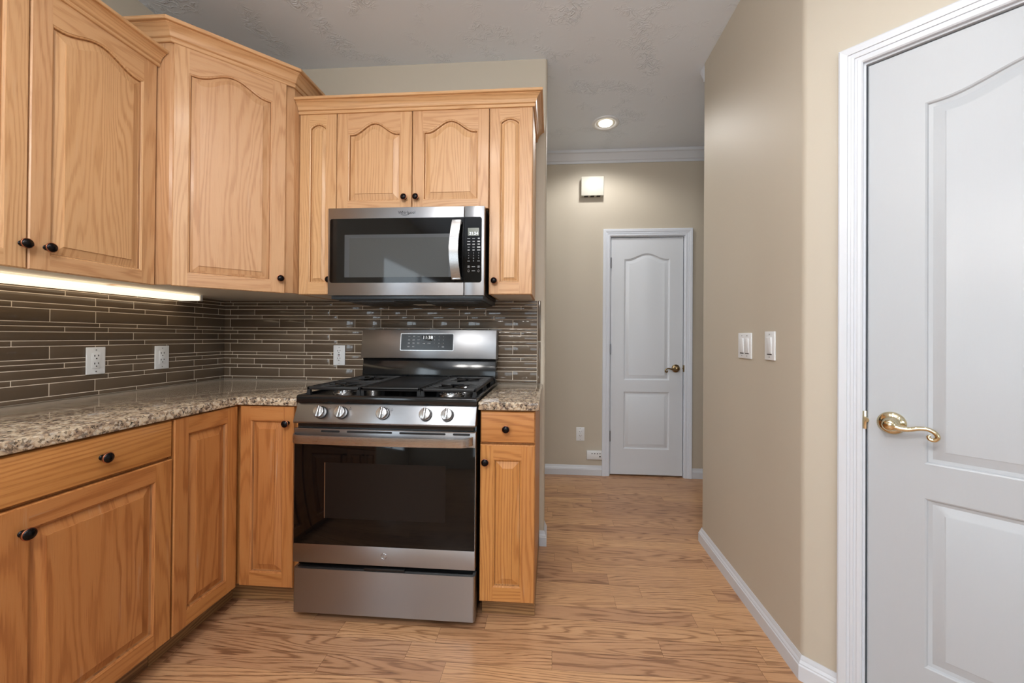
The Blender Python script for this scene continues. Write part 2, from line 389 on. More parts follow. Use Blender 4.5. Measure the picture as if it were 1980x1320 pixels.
# ------------------------------------------------------------------ panelled doors
NU = 26
WOODPROF = [(0, 0), (.0008, .0018), (.0045, .0035), (.0058, .0055), (.0085, .0115), (.0110, .0120), (.0365, .0038), (.0370, .0006)]
NARROWPROF = [(0, 0), (.0008, .0018), (.0040, .0035), (.0050, .0055), (.0070, .0110), (.0090, .0115), (.0220, .0036), (.0225, .0006)]
OAKM = ['oak']
MOLDPROF = [(0, 0), (.004, .002), (.007, .0065), (.016, .009), (.038, .002), (.042, .0005)]
def arch_shape(kind, u):
    if kind == 'cathedral':
        e = .05
        if u < e or u > 1-e: return 0
        return .5-.5*math.cos(2*PI*(u-e)/(1-2*e))
    if kind == 'eyebrow':
        return math.sin(PI*u)**.8 if 0 < u < 1 else 0
    return 0
def panel_door(mb, x0, x1, z0, z1, yf, t, xl, xr, openings, prof, white=False):
    """front face at yf, thickness t away from the viewer (+y); openings: (zb, zt, rise, kind) bottom to top"""
    e = .003
    X0, X1, Z0, Z1 = x0+e, x1-e, z0+e, z1-e
    def quad(a, b, c, d, g, off, rn): mb.add([a, b, c, d], [(0, 1, 2, 3)], g, 0, off, rn)
    R = lambda: (random.uniform(-30, 30), random.uniform(-30, 30))
    base = random.random()
    rn = lambda: min(1, max(0, base+random.uniform(-.35, .35)))
    def rect(a, b, c, d, g, off, r): quad((a, yf, c), (b, yf, c), (b, yf, d), (a, yf, d), g, off, r)
    o1, r1, o2, r2 = R(), rn(), R(), rn()
    rect(X0, xl, Z0, Z1, 'z', o1, r1); rect(xr, X1, Z0, Z1, 'z', o2, r2)
    zprev = Z0
    for (zb, zt, rise, kind) in openings:
        o3, r3 = R(), rn(); rect(xl, xr, zprev, zb, 'x', o3, r3)
        zprev = zt
        # contour loops
        def loop(d, dep):
            L = [(xl+d, yf+dep, zb+d), (xr-d, yf+dep, zb+d)]
            for i in range(NU+1):
                u = 1-i/NU; L.append((xl+d+(xr-xl-2*d)*u, yf+dep, zt-d+rise*arch_shape(kind, u)))
            return L
        loops = [loop(d, dep) for d, dep in prof]; n = len(loops[0]); op, rp = R(), rn()
        vs = [p for L in loops for p in L]; fs = []
        for j in range(len(loops)-1):
            ring = [(j*n+i, j*n+(i+1) % n, (j+1)*n+(i+1) % n, (j+1)*n+i) for i in range(n)]
            if not white and j == 3: mb.add(vs, ring, 'z', 1, op, rp)
            else: fs += ring
        last = loops[-1]; b = len(vs)
        for i in range(2, n):
            vs.append((last[i][0], last[i][1], last[0][2]))
        for i in range(2, n-1): fs.append(((len(loops)-1)*n+i, (len(loops)-1)*n+i+1, b+i-1, b+i-2))
        mb.add(vs, fs, 'z', 0, op, rp)
        # rail above an arched opening: strip from the contour up to the level zt+rise+small
        o4, r4 = R(), rn(); zt2 = zt+rise
        L0 = loops[0]
        idx = [q for q in range(len(openings)) if openings[q][0] == zb][0]
        nz = Z1 if idx == len(openings)-1 else openings[idx+1][0]
        vs = []; fs = []
        for i in range(2, n): vs += [L0[i], (L0[i][0], yf, nz)]
        for i in range(n-3): fs.append((2*i, 2*i+1, 2*i+3, 2*i+2))
        mb.add(vs, fs, 'x', 0, o4, r4)
        zprev = nz
    # chamfer and sides, back
    vs = [(X0, yf, Z0), (X1, yf, Z0), (X1, yf, Z1), (X0, yf, Z1),
          (x0, yf+e, z0), (x1, yf+e, z0), (x1, yf+e, z1), (x0, yf+e, z1),
          (x0, yf+t, z0), (x1, yf+t, z0), (x1, yf+t, z1), (x0, yf+t, z1)]
    fs = [(i, (i+1) % 4, 4+(i+1) % 4, 4+i) for i in range(4)]+[(4+i, 4+(i+1) % 4, 8+(i+1) % 4, 8+i) for i in range(4)]+[(11, 10, 9, 8)]
    mb.add(vs, fs, 'z', 0, R(), rn())
def cab_door(parent, x0, x1, z0, z1, yf=0, st=.058, rise=0, kind='cathedral', top=.06, bot=.058, prof=None, loc=(0, 0, 0), rotz=0, stx=None):
    mb = MB(); panel_door(mb, x0, x1, z0, z1, yf, .019, x0+st, x1-(stx or st), [(z0+bot, z1-top-rise, rise, kind)], prof or WOODPROF)
    return mb.build('door', [M[OAKM[0]], M['glaze']], parent, loc, rotz, angle=20)
def knob(parent, x, z, yf=0):
    a = MB(); c = (x, yf, z)
    a.lathe([(.0075, -.0005), (.0085, .002), (.006, .004), (.0055, .012), (.009, .016), (.0145, .0185), (.0155, .021), (.0150, .0235)], c, mat=0)
    a.lathe([(.0152, .0215), (.0160, .0225), (.0158, .0240), (.0148, .0248)], c, mat=1)
    a.lathe([(.0148, .0235), (.0135, .0262), (.0110, .0278), (.0105, .0272), (.0085, .0288), (.004, .0302), (.0001, .0306)], c, mat=0)
    return a.build('knob', [M['bronze'], M['copper']], parent, angle=50)
def drawer_front(parent, x0, x1, z0, z1, yf=0):
    mb = MB(); e = .009
    R = (random.uniform(-30, 30), random.uniform(-30, 30))
    vs = []; 
    for (d, y) in ((e, 0), (e*.45, .0015), (.001, .005), (0, .008), (0, .019)):
        vs += [(x0+d, yf+y, z0+d), (x1-d, yf+y, z0+d), (x1-d, yf+y, z1-d), (x0+d, yf+y, z1-d)]
    fs = [(0, 1, 2, 3)]
    for j in range(4): fs += [(j*4+i, j*4+(i+1) % 4, (j+1)*4+(i+1) % 4, (j+1)*4+i) for i in range(4)]
    fs.append((19, 18, 17, 16)); mb.add(vs, fs, 'x', 0, R)
    return mb.build('drawer', M[OAKM[0]], parent, angle=30)
CROWN = [(0, 0), (.006, 0), (.008, .002), (.008, .013), (.005, .015), (.011, .018), (.013, .021), (.015, .029), (.021, .039), (.030, .047), (.035, .050), (.034, .053), (.043, .054), (.045, .056), (.045, .066), (0, .066)]
BASEB = [(0, 0), (.014, 0), (.014, .050), (.011, .054), (.011, .058), (.009, .062), (.006, .067), (.0055, .072), (.003, .077), (.002, .083), (0, .083)]
CASE = [(.0, 0), (.0, .011), (.004, .014), (.012, .015), (.013, .012), (.020, .012), (.021, .015), (.028, .016), (.029, .0135), (.036, .015), (.037, .018), (.056, .020), (.060, .018), (.060, 0)]

# ================================================================== the setting
CZ = 2.7595
def arc(cx, cy, r, a0, a1, n=6): return [(cx+r*math.cos(a0+(a1-a0)*i/n), cy+r*math.sin(a0+(a1-a0)*i/n)) for i in range(n+1)]
# floor: oak strips running along x
mb = MB(); BW = .0826; y = -6.6; row = 0
while y < 1.6:
    x = -.3-random.uniform(0, 1.2)
    while x < 5.2:
        L = random.choice([.35, .45, .6, .75, .9, 1.1, 1.3])*random.uniform(.85, 1.15)
        g = .00035
        xa, xb = x+g, x+L-g
        mb.add([(xa, y+g, 0), (xb, y+g, 0), (xb, y+BW-g, 0), (xa, y+BW-g, 0)], [(0, 1, 2, 3)], 'x')
        x += L
    y += BW
mb.box(-.3, 5.4, -6.7, 1.7, -.05, -.0012, mat=1)
tag(mb.build('floor', [M['floor'], M['dark']], smooth=False), 'oak strip floor running left to right into the hall', 'floor', kind='structure')
# ceiling with the faint step in line with the rear of the stove wall
mb = MB(); mb.box(-.12, 5.2, -6.6, .115, CZ-.001, CZ+.1); mb.box(-.12, 5.2, .115, 1.5, CZ, CZ+.1)
tag(mb.build('ceiling', M['ceiling'], smooth=False), 'pale grey knockdown textured ceiling', 'ceiling', kind='structure')
# left wall
mb = MB(); mb.box(-.12, 0, -3.0, .115, 0, CZ); mb.box(-.12, 0, -6.5, -5.75, 0, CZ); mb.box(-.12, 0, -5.75, -3.05, 2.16, CZ); mb.box(-.12, 0, -5.75, -3.05, 0, .9); mb.box(-.12, 0, -3.05, -3.0, 0, CZ)
tag(mb.build('wall_left', M['wall'], smooth=False), 'beige wall behind the left run of cabinets', 'wall', kind='structure')
# stove wall, bullnose end
XW = 1.932; r = .016
poly = [(0, 0)]+arc(XW-r, r, r, -PI/2, 0)+arc(XW-r, .115-r, r, 0, PI/2)+[(0, .115)]
mb = MB(); mb.prism(poly, 'z', 0, CZ)
tag(mb.build('wall_back', M['wall'], angle=60), 'beige wall behind the range with rounded free end', 'wall', kind='structure')
# far hall wall with door opening
HX0, HX1, HZ, HY = 2.467, 3.077, 2.031, 1.153
j = .012
mb = MB(); mb.box(.3, HX0-j, HY, HY+.12, 0, CZ); mb.box(HX1+j, 4.6, HY, HY+.12, 0, CZ); mb.box(HX0-j, HX1+j, HY, HY+.12, HZ+j, CZ)
tag(mb.build('wall_far', M['wall'], smooth=False), 'beige wall at the end of the hall around the narrow white door', 'wall', kind='structure')
mb = MB(); mb.box(.2, .3, .115, HY+.12, 0, CZ)
tag(mb.build('wall_hall_left', M['wall'], smooth=False), 'beige side wall closing the hall behind the stove wall', 'wall', kind='structure')
mb = MB(); mb.box(4.6, 4.7, .115, HY+.12, 0, CZ)
tag(mb.build('wall_hall_right', M['wall'], smooth=False), 'beige side wall closing the hall at the right', 'wall', kind='structure')
# right wall (side of the pantry closet) and the 45 degree pantry wall
PX, PY = 2.838, -.785; S2 = math.sqrt(.5)
def PD(s, off=0): return (PX+S2*s-S2*off, PY-S2*s-S2*off)   # off: towards the kitchen
WT = .11
def turn(a, b, c, r, n=7):
    # rounded corner at b between a and c
    A = Vector(a)-Vector(b); Cc = Vector(c)-Vector(b); A.normalize(); Cc.normalize()
    half = A.angle(Cc)/2; t = r/math.tan(half); cen = Vector(b)+(A+Cc).normalized()*(r/math.sin(half))
    p0 = Vector(b)+A*t-cen; p1 = Vector(b)+Cc*t-cen; out = []
    for i in range(n+1):
        q = p0.lerp(p1, i/n).normalized()*r+cen; out.append((q.x, q.y))
    return out
DS0, DS1, DZ = .165, .876, 2.045
p_in = (PX+WT, PY+.0455)  # inner offset corner
s_a = DS0-.012
poly = turn((PX+WT, .111), (PX, .111), (PX, PY), .014)+turn((PX, .111), (PX, PY), PD(1), .03)+[PD(s_a), PD(s_a, -WT), (PX+WT, PY+.0455), (PX+WT, .111)]
mb = MB(); mb.prism(poly, 'z', 0, CZ)
tag(mb.build('wall_right', M['wall'], angle=40), 'beige hall side wall with the two switch plates and rounded corner', 'wall', kind='structure')
mb = MB()
mb.prism([PD(DS1+.012), PD(1.04), (PD(1.04)[0]+.0, PD(1.04)[1]+.15), PD(DS1+.012, -WT)], 'z', 0, CZ)
mb.prism([PD(s_a), PD(DS1+.012), PD(DS1+.012, -WT), PD(s_a, -WT)], 'z', DZ+.015, CZ)
ex, ey = PD(1.04)
mb.box(ex-.0, 5.0, ey, ey+.11, 0, CZ)
tag(mb.build('wall_pantry', M['wall'], smooth=False), 'beige angled wall around and above the large pantry door', 'wall', kind='structure')
mb = MB(); mb.box(PX+WT, 4.6, .0, .111, 0, CZ)
tag(mb.build('wall_closet', M['wall'], smooth=False), 'beige wall between pantry closet and hall', 'wall', kind='structure')
# rear and east walls with window openings (behind the camera)
mb = MB(); mb.box(-.12, 2.6, -6.5, -6.4, 0, CZ); mb.box(4.6, 5.1, -6.5, -6.4, 0, CZ); mb.box(2.6, 4.6, -6.5, -6.4, 0, .7); mb.box(2.6, 4.6, -6.5, -6.4, 2.2, CZ)
tag(mb.build('wall_rear', M['wall'], smooth=False), 'beige dining wall behind the camera with a wide window', 'wall', kind='structure')
mb = MB(); mb.box(5.0, 5.1, -6.4, ey+.11, 0, CZ)
tag(mb.build('wall_east', M['wall'], smooth=False), 'plain beige dining side wall at the right', 'wall', kind='structure')
def window(n, loc, rotz, w, z0=.7, z1=2.2):
    t = thing('window_%d' % n, 'white framed dining window %s' % ('in the rear wall' if n == 1 else 'in the left wall'), 'window', loc, rotz, kind='structure')
    m = MB()
    for a, b in ((0, .05), (w-.05, w), (w/2-.025, w/2+.025)): m.box(a, b, -.02, .06, z0, z1)
    for a, b in ((z0, z0+.05), (z1-.05, z1)): m.box(.05, w-.05, -.02, .06, a, b)
    m.build('window_frame', M['trim'], t)
window(1, (4.6, -6.42, 0), PI, 2.0); window(2, (-.04, -5.75, 0), PI/2, 2.7, .9, 2.16)
mb = MB(); mb.box(4.6, 4.7, ey+.11, .111, 0, CZ)
tag(mb.build('wall_pantry_side', M['wall'], smooth=False), 'inner side wall of the pantry closet', 'wall', kind='structure')
mb = MB(); mb.box(2.3, 3.3, 1.42, 1.50, 0, CZ)
tag(mb.build('wall_closet_back', M['wall'], smooth=False), 'wall inside the closet behind the narrow hall door', 'wall', kind='structure')
# baseboards
def strip(name, path, prof, up, label, cat='baseboard', sign=1, m='trim'):
    k = MB(); k.sweep(path, up, prof, side_sign=sign)
    return tag(k.build(name, M[m], angle=25), label, cat, kind='structure')
strip('baseboard_right', [(PX+.1, .111, 0), (PX, .111, 0), (PX, PY, 0), PD(.1)+(0,)], BASEB, (0, 0, 1), 'white baseboard along the hall side wall up to the pantry door', sign=1)
strip('baseboard_back', [(1.905, 0, 0), (XW, 0, 0), (XW, .115, 0), (.32, .115, 0)], BASEB, (0, 0, 1), 'white baseboard wrapping the free end of the stove wall', sign=1)
strip('baseboard_far', [(.31, HY, 0), (HX0-.067, HY, 0)], BASEB, (0, 0, 1), 'white baseboard left of the narrow hall door', sign=1)
strip('baseboard_hall', [(HX1+.063, HY, 0), (4.59, HY, 0)], BASEB, (0, 0, 1), 'short piece of white baseboard right of the hall door', sign=1)
CM = [(0, 0), (.006, 0), (.008, .018), (.016, .024), (.018, .030), (.040, .060), (.044, .068), (.054, .074), (.056, .095), (0, .095)]
zc = CZ-.095
strip('trim_1', [(.31, HY, zc), (4.59, HY, zc)], CM, (0, 0, 1), 'white crown moulding along the top of the far hall wall', 'crown moulding')
strip('trim_2', [(4.59, .115, zc), (PX+.002, .115, zc)], CM, (0, 0, 1), 'end of white crown moulding peeking past the top of the side wall', 'crown moulding')

# ================================================================== interior doors
def lever(parent, x, z, yf, dirx, mat, s=1.0, name='lever_handle'):
    m = MB(); c = (x, yf, z)
    m.lathe([(.034*s, 0), (.034*s, .003), (.031*s, .0065), (.024*s, .010), (.019*s, .0115), (.0175*s, .016), (.013*s, .019), (.0125*s, .034), (.0165*s, .037), (.0185*s, .044), (.0165*s, .051), (.010*s, .055), (.0001, .056)], c, seg=40, sc=(1, 1))
    rose = m.build(name, mat, parent, angle=60)
    h = MB(); P = []; Rr = []
    ctrl = [(.0, 0), (.02, -.006), (.04, -.006), (.06, .0), (.078, .001), (.092, -.006), (.098, -.018), (.092, -.027), (.083, -.026), (.080, -.019), (.085, -.015)]
    rad = [.011, .0095, .0075, .0065, .006, .006, .006, .006, .0055, .0048, .003]
    for i in range(len(ctrl)-1):
        for q in range(5):
            t = q/5; p0 = ctrl[max(i-1, 0)]; p1 = ctrl[i]; p2 = ctrl[i+1]; p3 = ctrl[min(i+2, len(ctrl)-1)]
            f = lambda k: .5*((2*p1[k])+(-p0[k]+p2[k])*t+(2*p0[k]-5*p1[k]+4*p2[k]-p3[k])*t*t+(-p0[k]+3*p1[k]-3*p2[k]+p3[k])*t**3)
            P.append((x+dirx*f(0)*s, yf-.044*s, z+f(1)*s)); Rr.append((rad[i]*(1-t)+rad[i+1]*t)*s)
    h.tube(P, Rr, 14, up=Vector((0, 1, 0)))
    h.build('lever', mat, rose, angle=60)
def int_door(n, label, loc, rotz, w, H, stile, p1, p2, rise, hz, cas_r=True, hinge_left=True, hmat='brass', levx=.05, levz=.92, dirx=1, gap=.004):
    t = thing('door_%d' % n, label, 'door', loc, rotz, kind='structure')
    m = MB(); panel_door(m, gap, w-gap, .012, H-gap, .006, .034, stile, w-stile, [(p2[0], p2[1], 0, 'flat'), (p1[0], p1[1], rise, 'cathedral')], MOLDPROF, True)
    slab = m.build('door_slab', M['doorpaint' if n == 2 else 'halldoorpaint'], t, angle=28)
    m = MB()   # jamb with stop
    j = .012
    m.box(-j, 0, .0, .11, 0, H+j); m.box(w, w+j, .0, .11, 0, H+j); m.box(0, w, .0, .11, H, H+j)
    m.box(0, .012, .043, .08, 0, H); m.box(w-.012, w, .043, .08, 0, H); m.box(.012, w-.012, .043, .08, H-.012, H)
    m.build('jamb', M['trim'], t)
    m = MB(); o = .006
    m.sweep([(-o, 0, 0), (-o, 0, H+o), (w+o, 0, H+o), (w+o, 0, 0)], (0, -1, 0), CASE, side_sign=-1)
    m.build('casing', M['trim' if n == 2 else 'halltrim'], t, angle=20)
    for z in hz:
        m = MB(); hx = -.0 if hinge_left else w
        m.tube([(hx+.003, -.001, z-.045), (hx+.003, -.001, z+.045)], .0055, 10, up=Vector((0, 1, 0))); m.box(hx-.010, hx-.001, .0005, .0015, z-.044, z+.044)
        m.build('hinge', M['nickel' if n == 1 else 'brass'], t)
    lever(t, levx, levz, .006, dirx, M[hmat])
    m = MB(); sx = w if hinge_left else 0
    sg = 1 if sx else -1
    m.box(sx-sg*.003, sx+sg*.006, -.0012, .02, levz-.028, levz+.028, b=.001); m.lathe([(.008, -.006), (.008, .004), (.0001, .004)], (sx-sg*.001, .003, levz), seg=14)
    m.build('strike_plate', M['darkbrass' if n == 1 else 'brass'], t)
    return t
int_door(1, 'narrow white two panel door at the end of the hall', (HX0, HY, 0), 0, HX1-HX0, HZ, .115, (.815, 1.845), (.230, .716), .048, (.336, 1.075, 1.812), True, True, 'darkbrass', HX1-HX0-.063, .918, -1)
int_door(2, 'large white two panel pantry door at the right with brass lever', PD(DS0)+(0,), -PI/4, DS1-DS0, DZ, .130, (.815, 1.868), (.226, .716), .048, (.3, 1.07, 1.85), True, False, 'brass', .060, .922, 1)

# ================================================================== cabinets
Z0D, ZTOPB = .107, .8794
def carcass(parent, w, d, z0, z1, y0=.02, name='body', x0=0, floor_white=False, toe=None):
    m = MB()
    m.box(x0, w, y0, d, z0, z1, 'z', b=.0008, seg=1)
    if floor_white: m.box(x0+.012, w-.012, y0+.018, d-.01, z0-.0008, z0+.002, mat=1)
    o = m.build(name, [M[OAKM[0]], M['melamine']], parent)
    if toe:
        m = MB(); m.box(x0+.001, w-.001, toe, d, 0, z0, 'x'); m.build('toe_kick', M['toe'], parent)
    return o
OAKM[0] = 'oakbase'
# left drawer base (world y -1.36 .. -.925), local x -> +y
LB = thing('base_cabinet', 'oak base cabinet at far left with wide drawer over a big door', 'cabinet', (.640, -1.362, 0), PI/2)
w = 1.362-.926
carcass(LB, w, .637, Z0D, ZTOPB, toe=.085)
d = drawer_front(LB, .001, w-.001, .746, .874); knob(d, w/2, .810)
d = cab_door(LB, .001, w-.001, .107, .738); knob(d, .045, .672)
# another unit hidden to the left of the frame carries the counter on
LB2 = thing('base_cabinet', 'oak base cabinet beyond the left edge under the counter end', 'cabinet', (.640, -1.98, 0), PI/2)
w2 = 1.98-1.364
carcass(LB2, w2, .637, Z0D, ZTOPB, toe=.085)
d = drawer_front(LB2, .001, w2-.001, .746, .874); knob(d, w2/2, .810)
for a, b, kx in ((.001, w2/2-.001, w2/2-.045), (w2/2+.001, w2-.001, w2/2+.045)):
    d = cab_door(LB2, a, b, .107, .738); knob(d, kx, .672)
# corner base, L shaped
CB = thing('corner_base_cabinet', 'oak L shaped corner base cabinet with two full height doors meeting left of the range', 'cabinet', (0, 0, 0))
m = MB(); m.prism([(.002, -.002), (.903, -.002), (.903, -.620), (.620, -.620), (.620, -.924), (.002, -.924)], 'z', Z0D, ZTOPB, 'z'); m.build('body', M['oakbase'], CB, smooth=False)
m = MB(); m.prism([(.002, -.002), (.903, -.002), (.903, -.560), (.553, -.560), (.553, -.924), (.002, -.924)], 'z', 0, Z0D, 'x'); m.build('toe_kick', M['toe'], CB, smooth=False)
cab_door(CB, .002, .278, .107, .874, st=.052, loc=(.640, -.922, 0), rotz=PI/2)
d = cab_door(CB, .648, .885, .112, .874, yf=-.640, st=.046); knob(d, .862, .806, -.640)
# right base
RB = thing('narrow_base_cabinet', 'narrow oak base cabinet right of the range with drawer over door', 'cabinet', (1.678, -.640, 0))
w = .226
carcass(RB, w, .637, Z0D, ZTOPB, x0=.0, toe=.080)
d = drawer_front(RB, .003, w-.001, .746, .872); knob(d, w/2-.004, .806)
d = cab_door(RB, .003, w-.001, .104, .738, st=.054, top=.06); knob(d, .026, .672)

OAKM[0] = 'oak'
# wall cabinets -------------------------------------------------
ZU = 1.383
# left uppers: y -1.492 .. -.702
LU = thing('wall_cabinet', 'oak double door wall cabinet at upper left above the lit strip', 'cabinet', (.322, -1.492, 0), PI/2)
wu = 1.492-.702
m = MB(); m.box(0, wu, .020, .319, ZU, 2.300, 'z', b=.0008, seg=1); m.box(.012, wu-.012, .038, .312, ZU-.0008, ZU+.003, mat=1); m.build('body', [M['oak'], M['melamine']], LU)
d = cab_door(LU, .001, .391, ZU-.004, 2.296, rise=.040, top=.062, st=.052, bot=.052); knob(d, .377, 1.455)
d = cab_door(LU, .395, .785, ZU-.004, 2.296, rise=.040, top=.062, st=.052, bot=.052); knob(d, .436, 1.455)
m = MB(); m.sweep([(.322, -1.492, 2.290), (.322, -.703, 2.290)], (0, 0, 1), CROWN, side_sign=1)
tag(m.build('crown_molding', M['oak'], angle=25), 'oak crown strip topping the wall cabinets at upper left', 'crown moulding', 'oak crown strips')
# diagonal corner cabinet
CU = thing('corner_wall_cabinet', 'tall diagonal oak corner wall cabinet with one arched door', 'cabinet', (0, 0, 0))
m = MB(); poly = [(.002, -.002), (.002, -.700), (.372, -.700), (.694, -.378), (.694, -.002)]
m.prism(poly, 'z', ZU, 2.40, 'z', b=.0008, seg=1)
m.prism([(.014, -.014), (.014, -.686), (.366, -.684), (.680, -.372), (.680, -.014)], 'z', ZU-.0008, ZU+.002, mat=1)
m.build('body', [M['oak'], M['melamine']], CU)
d = cab_door(CU, .004, .412, ZU-.004, 2.394, rise=.049, top=.057, st=.050, stx=.058, bot=.056, loc=(.384, -.702, 0), rotz=PI/4); knob(d, .391, 1.447)
m = MB(); m.sweep([(.003, -.700, 2.392), (.378, -.700, 2.392), (.694, -.384, 2.392), (.694, -.003, 2.392)], (0, 0, 1), [(a*1.08, b*1.2) for a, b in CROWN], side_sign=1)
m.build('crown', M['oak'], CU, angle=25)
# uppers over the range
YF = -.345
def upper(label, x0, x1, z0, z1, doors, name='wall_cabinet'):
    t = thing(name, label, 'cabinet', (x0, YF, 0))
    carcass(t, x1-x0, .343, z0, z1, floor_white=True)
    for (a, b, kx, kz, kw) in doors:
        d = cab_door(t, a-x0, b-x0, z0-.003, z1-.004, **kw); knob(d, kx-x0, kz)
    return t
ZUT = 2.290
upper('narrow oak wall cabinet left of the microwave', .697, .890, ZU, ZUT, [(.699, .889, .866, 1.452, dict(st=.052, top=.050, rise=.020, kind='eyebrow', prof=NARROWPROF))], 'narrow_wall_cabinet')
upper('oak double door wall cabinet directly above the microwave', .8905, 1.660, 1.800, ZUT, [(.893, 1.275, 1.244, 1.853, dict(st=.058, top=.051, rise=.055, bot=.046)), (1.279, 1.658, 1.303, 1.853, dict(st=.053, top=.051, rise=.055, bot=.046))])
upper('narrow oak wall cabinet right of the microwave', 1.6605, 1.872, ZU, ZUT, [(1.662, 1.870, 1.690, 1.444, dict(st=.050, stx=.062, top=.052, rise=.020, kind='eyebrow', prof=NARROWPROF))], 'narrow_wall_cabinet')
m = MB(); m.sweep([(.697, YF, 2.280), (1.873, YF, 2.280), (1.873, -.003, 2.280)], (0, 0, 1), CROWN, side_sign=1)
tag(m.build('crown_molding', M['oak'], angle=25), 'oak crown strip over the cabinets above the range', 'crown moulding', 'oak crown strips')

# ================================================================== countertops
ZC0, ZC1 = .8794, .9114
m = MB(); m.prism([(.010, -.010), (.905, -.010), (.905, -.6488), (.652, -.6488), (.6465, -.655), (.6465, -2.0), (.010, -2.0)], 'z', ZC0, ZC1, b=.003, seg=3)
tag(m.build('granite_countertop', M['granite'], angle=40), 'L shaped speckled granite countertop left of the range', 'countertop')
m = MB(); m.box(1.673, 1.918, -.6488, -.010, ZC0, ZC1, b=.003, seg=3)
tag(m.build('granite_countertop', M['granite'], angle=40), 'small speckled granite countertop right of the range', 'countertop')

# ================================================================== tiled backsplash
ROWS = ['S', 'T', 'L', 'M', 'K']; HT = {'S': .0178, 'T': .0505, 'L': .0216, 'M': .0345, 'K': .0212}
JB = {'S': (.060, .213), 'T': (.045, .354), 'L': (.092, .245), 'M': (.045, .198), 'K': (.092, .400)}
JL = {'S': (.036, .189), 'T': (.204, .357), 'L': (.001, .154), 'M': (.052, .205), 'K': (.156, .310)}
def splash(label, length, J, xf, ztop, trim=False):
    m = MB(); m.box(.0, length, -.0072, -.0005, .912, ztop, mat=1, xf=xf)
    z = .912; i = 0; g = .0015; P = .4645
    while z < ztop-.004:
        k = ROWS[i % 5]; h = min(HT[k], ztop-z); js = [0, length]
        for a in J[k]:
            q = a
            while q < length: js.append(q); q += P
        js = sorted(set(js))
        for a, b in zip(js, js[1:]):
            if b-a > .006: m.box(a+g, b-g, -.0082, -.004, z+g, z+h-g, b=.0006, seg=2, xf=xf)
        z += h; i += 1
    if trim:
        for a, b in ((.912, 1.149), (1.152, ztop)):
            m.box(length+.001, length+.019, -.0095, -.0005, a+g, b-g, b=.003, seg=3, xf=xf)
        m.box(length-.001, length+.001, -.0065, -.0005, .912, ztop, mat=1, xf=xf)
    return tag(m.build('tile_backsplash', [M['tile'], M['grout']], angle=50), label, 'backsplash')
splash('brown glass tile backsplash behind the range', 1.886, JB, Matrix.Identity(4), 1.381, True)
splash('brown glass tile backsplash under the lit strip on the left wall', 1.98, JL, Matrix(((0, -1, 0, 0), (-1, 0, 0, 0), (0, 0, 1, 0), (0, 0, 0, 1))), 1.381)
# upper part hidden behind the microwave: tile continues to the underside
# ================================================================== outlets, switches, boxes
def plate_mesh(w, h, t=.006):
    m = MB(); m.box(-w/2, w/2, -t, 0, -h/2, h/2, b=.002, seg=3); return m
def screws(m, pts, y, mat=1):
    for x, z in pts: m.lathe([(.0026, 0), (.0026, .0006), (.0001, .0009)], (x, y, z), seg=10, mat=mat)
def outlet(label, loc, rotz, style='decora', w=.070, h=.116, group=None):
    t = thing('wall_outlet', label, 'outlet', loc, rotz)
    m = plate_mesh(w, h); screws(m, [(0, h/2-.012), (0, -h/2+.012)], -.006)
    m.build('cover_plate', [M['whitepl'], M['nickel']], t)
    m = MB()
    m.box(-.0165, .0165, -.0078, -.004, -.0335, .0335, b=.001)
    for s in (-1, 1):
        zc = s*.0165 if style != 'gfci' else s*.022
        m.box(-.0085, -.0055, -.0081, -.006, zc+.001, zc+.009, mat=1); m.box(.0055, .0085, -.0081, -.006, zc+.002, zc+.009, mat=1)
        m.lathe([(.0026, 0), (.0026, .0022)], (0, -.006, zc-.007), seg=12, mat=1)
    if style == 'gfci':
        m.box(-.006, .006, -.0088, -.006, .0015, .0055, mat=1, b=.0004); m.box(-.006, .006, -.0088, -.006, -.0055, -.0015, mat=2, b=.0004)
    m.build('receptacle', [M['whitepl'], M['slot'], M['red']], t)
outlet('white outlet on the left wall tile nearer the left edge', (.0085, -.670, 1.060), PI/2)
outlet('white outlet on the left wall tile nearer the corner', (.0085, -.386, 1.060), PI/2)
outlet('white outlet with red reset button beside the range backguard', (.727, -.0085, 1.060), 0, 'gfci')
outlet('white outlet low on the hall wall left of the narrow door', (2.218, HY, .348), 0)
def switch(label, loc, rotz, n, name='light_switch'):
    w = .070 if n == 1 else .116
    t = thing(name, label, 'switch', loc, rotz)
    m = plate_mesh(w, .114); xs = [0] if n == 1 else [-.023, .023]
    screws(m, [(x, s*.045) for x in xs for s in (-1, 1)], -.006); m.build('cover_plate', [M['whitepl'], M['nickel']], t)
    for x in xs:
        m = MB(); xf = Matrix.Translation((x, -.006, 0)) @ Matrix.Rotation(.05, 4, 'X')
        m.box(-.0160, .0160, -.0030, .002, -.031, .033, b=.0008, xf=xf); m.box(-.0165, .0165, -.0005, .0005, -.036, -.0325, mat=1, xf=Matrix.Translation((x, -.006, 0)))
        m.build('rocker', [M['whitepl'], M['slot']], t)
switch('white double rocker switch plate on the side wall, farther one', (PX, -.388, 1.143), -PI/2, 2)
switch('white single rocker switch plate on the side wall, nearer one', (PX, -.589, 1.147), -PI/2, 1)
t = thing('door_chime', 'off white box mounted high on the far hall wall', 'door chime', (2.304, HY, 2.453))
m = MB(); m.box(-.094, .094, -.052, -.010, -.080, .082, b=.004, seg=2); m.build('cover', M['creampl'], t)
m = MB(); m.box(-.088, .088, -.012, 0, -.078, .076)
for x in (-.052, 0, .052): m.box(x-.016, x+.016, -.047, -.015, -.0812, -.079, mat=1)
m.build('back_plate', [M['creampl'], M['slot']], t)
t = thing('power_strip_box', 'small horizontal white box with a row of sockets just above the hall baseboard', 'socket box', (2.336, HY, .175))
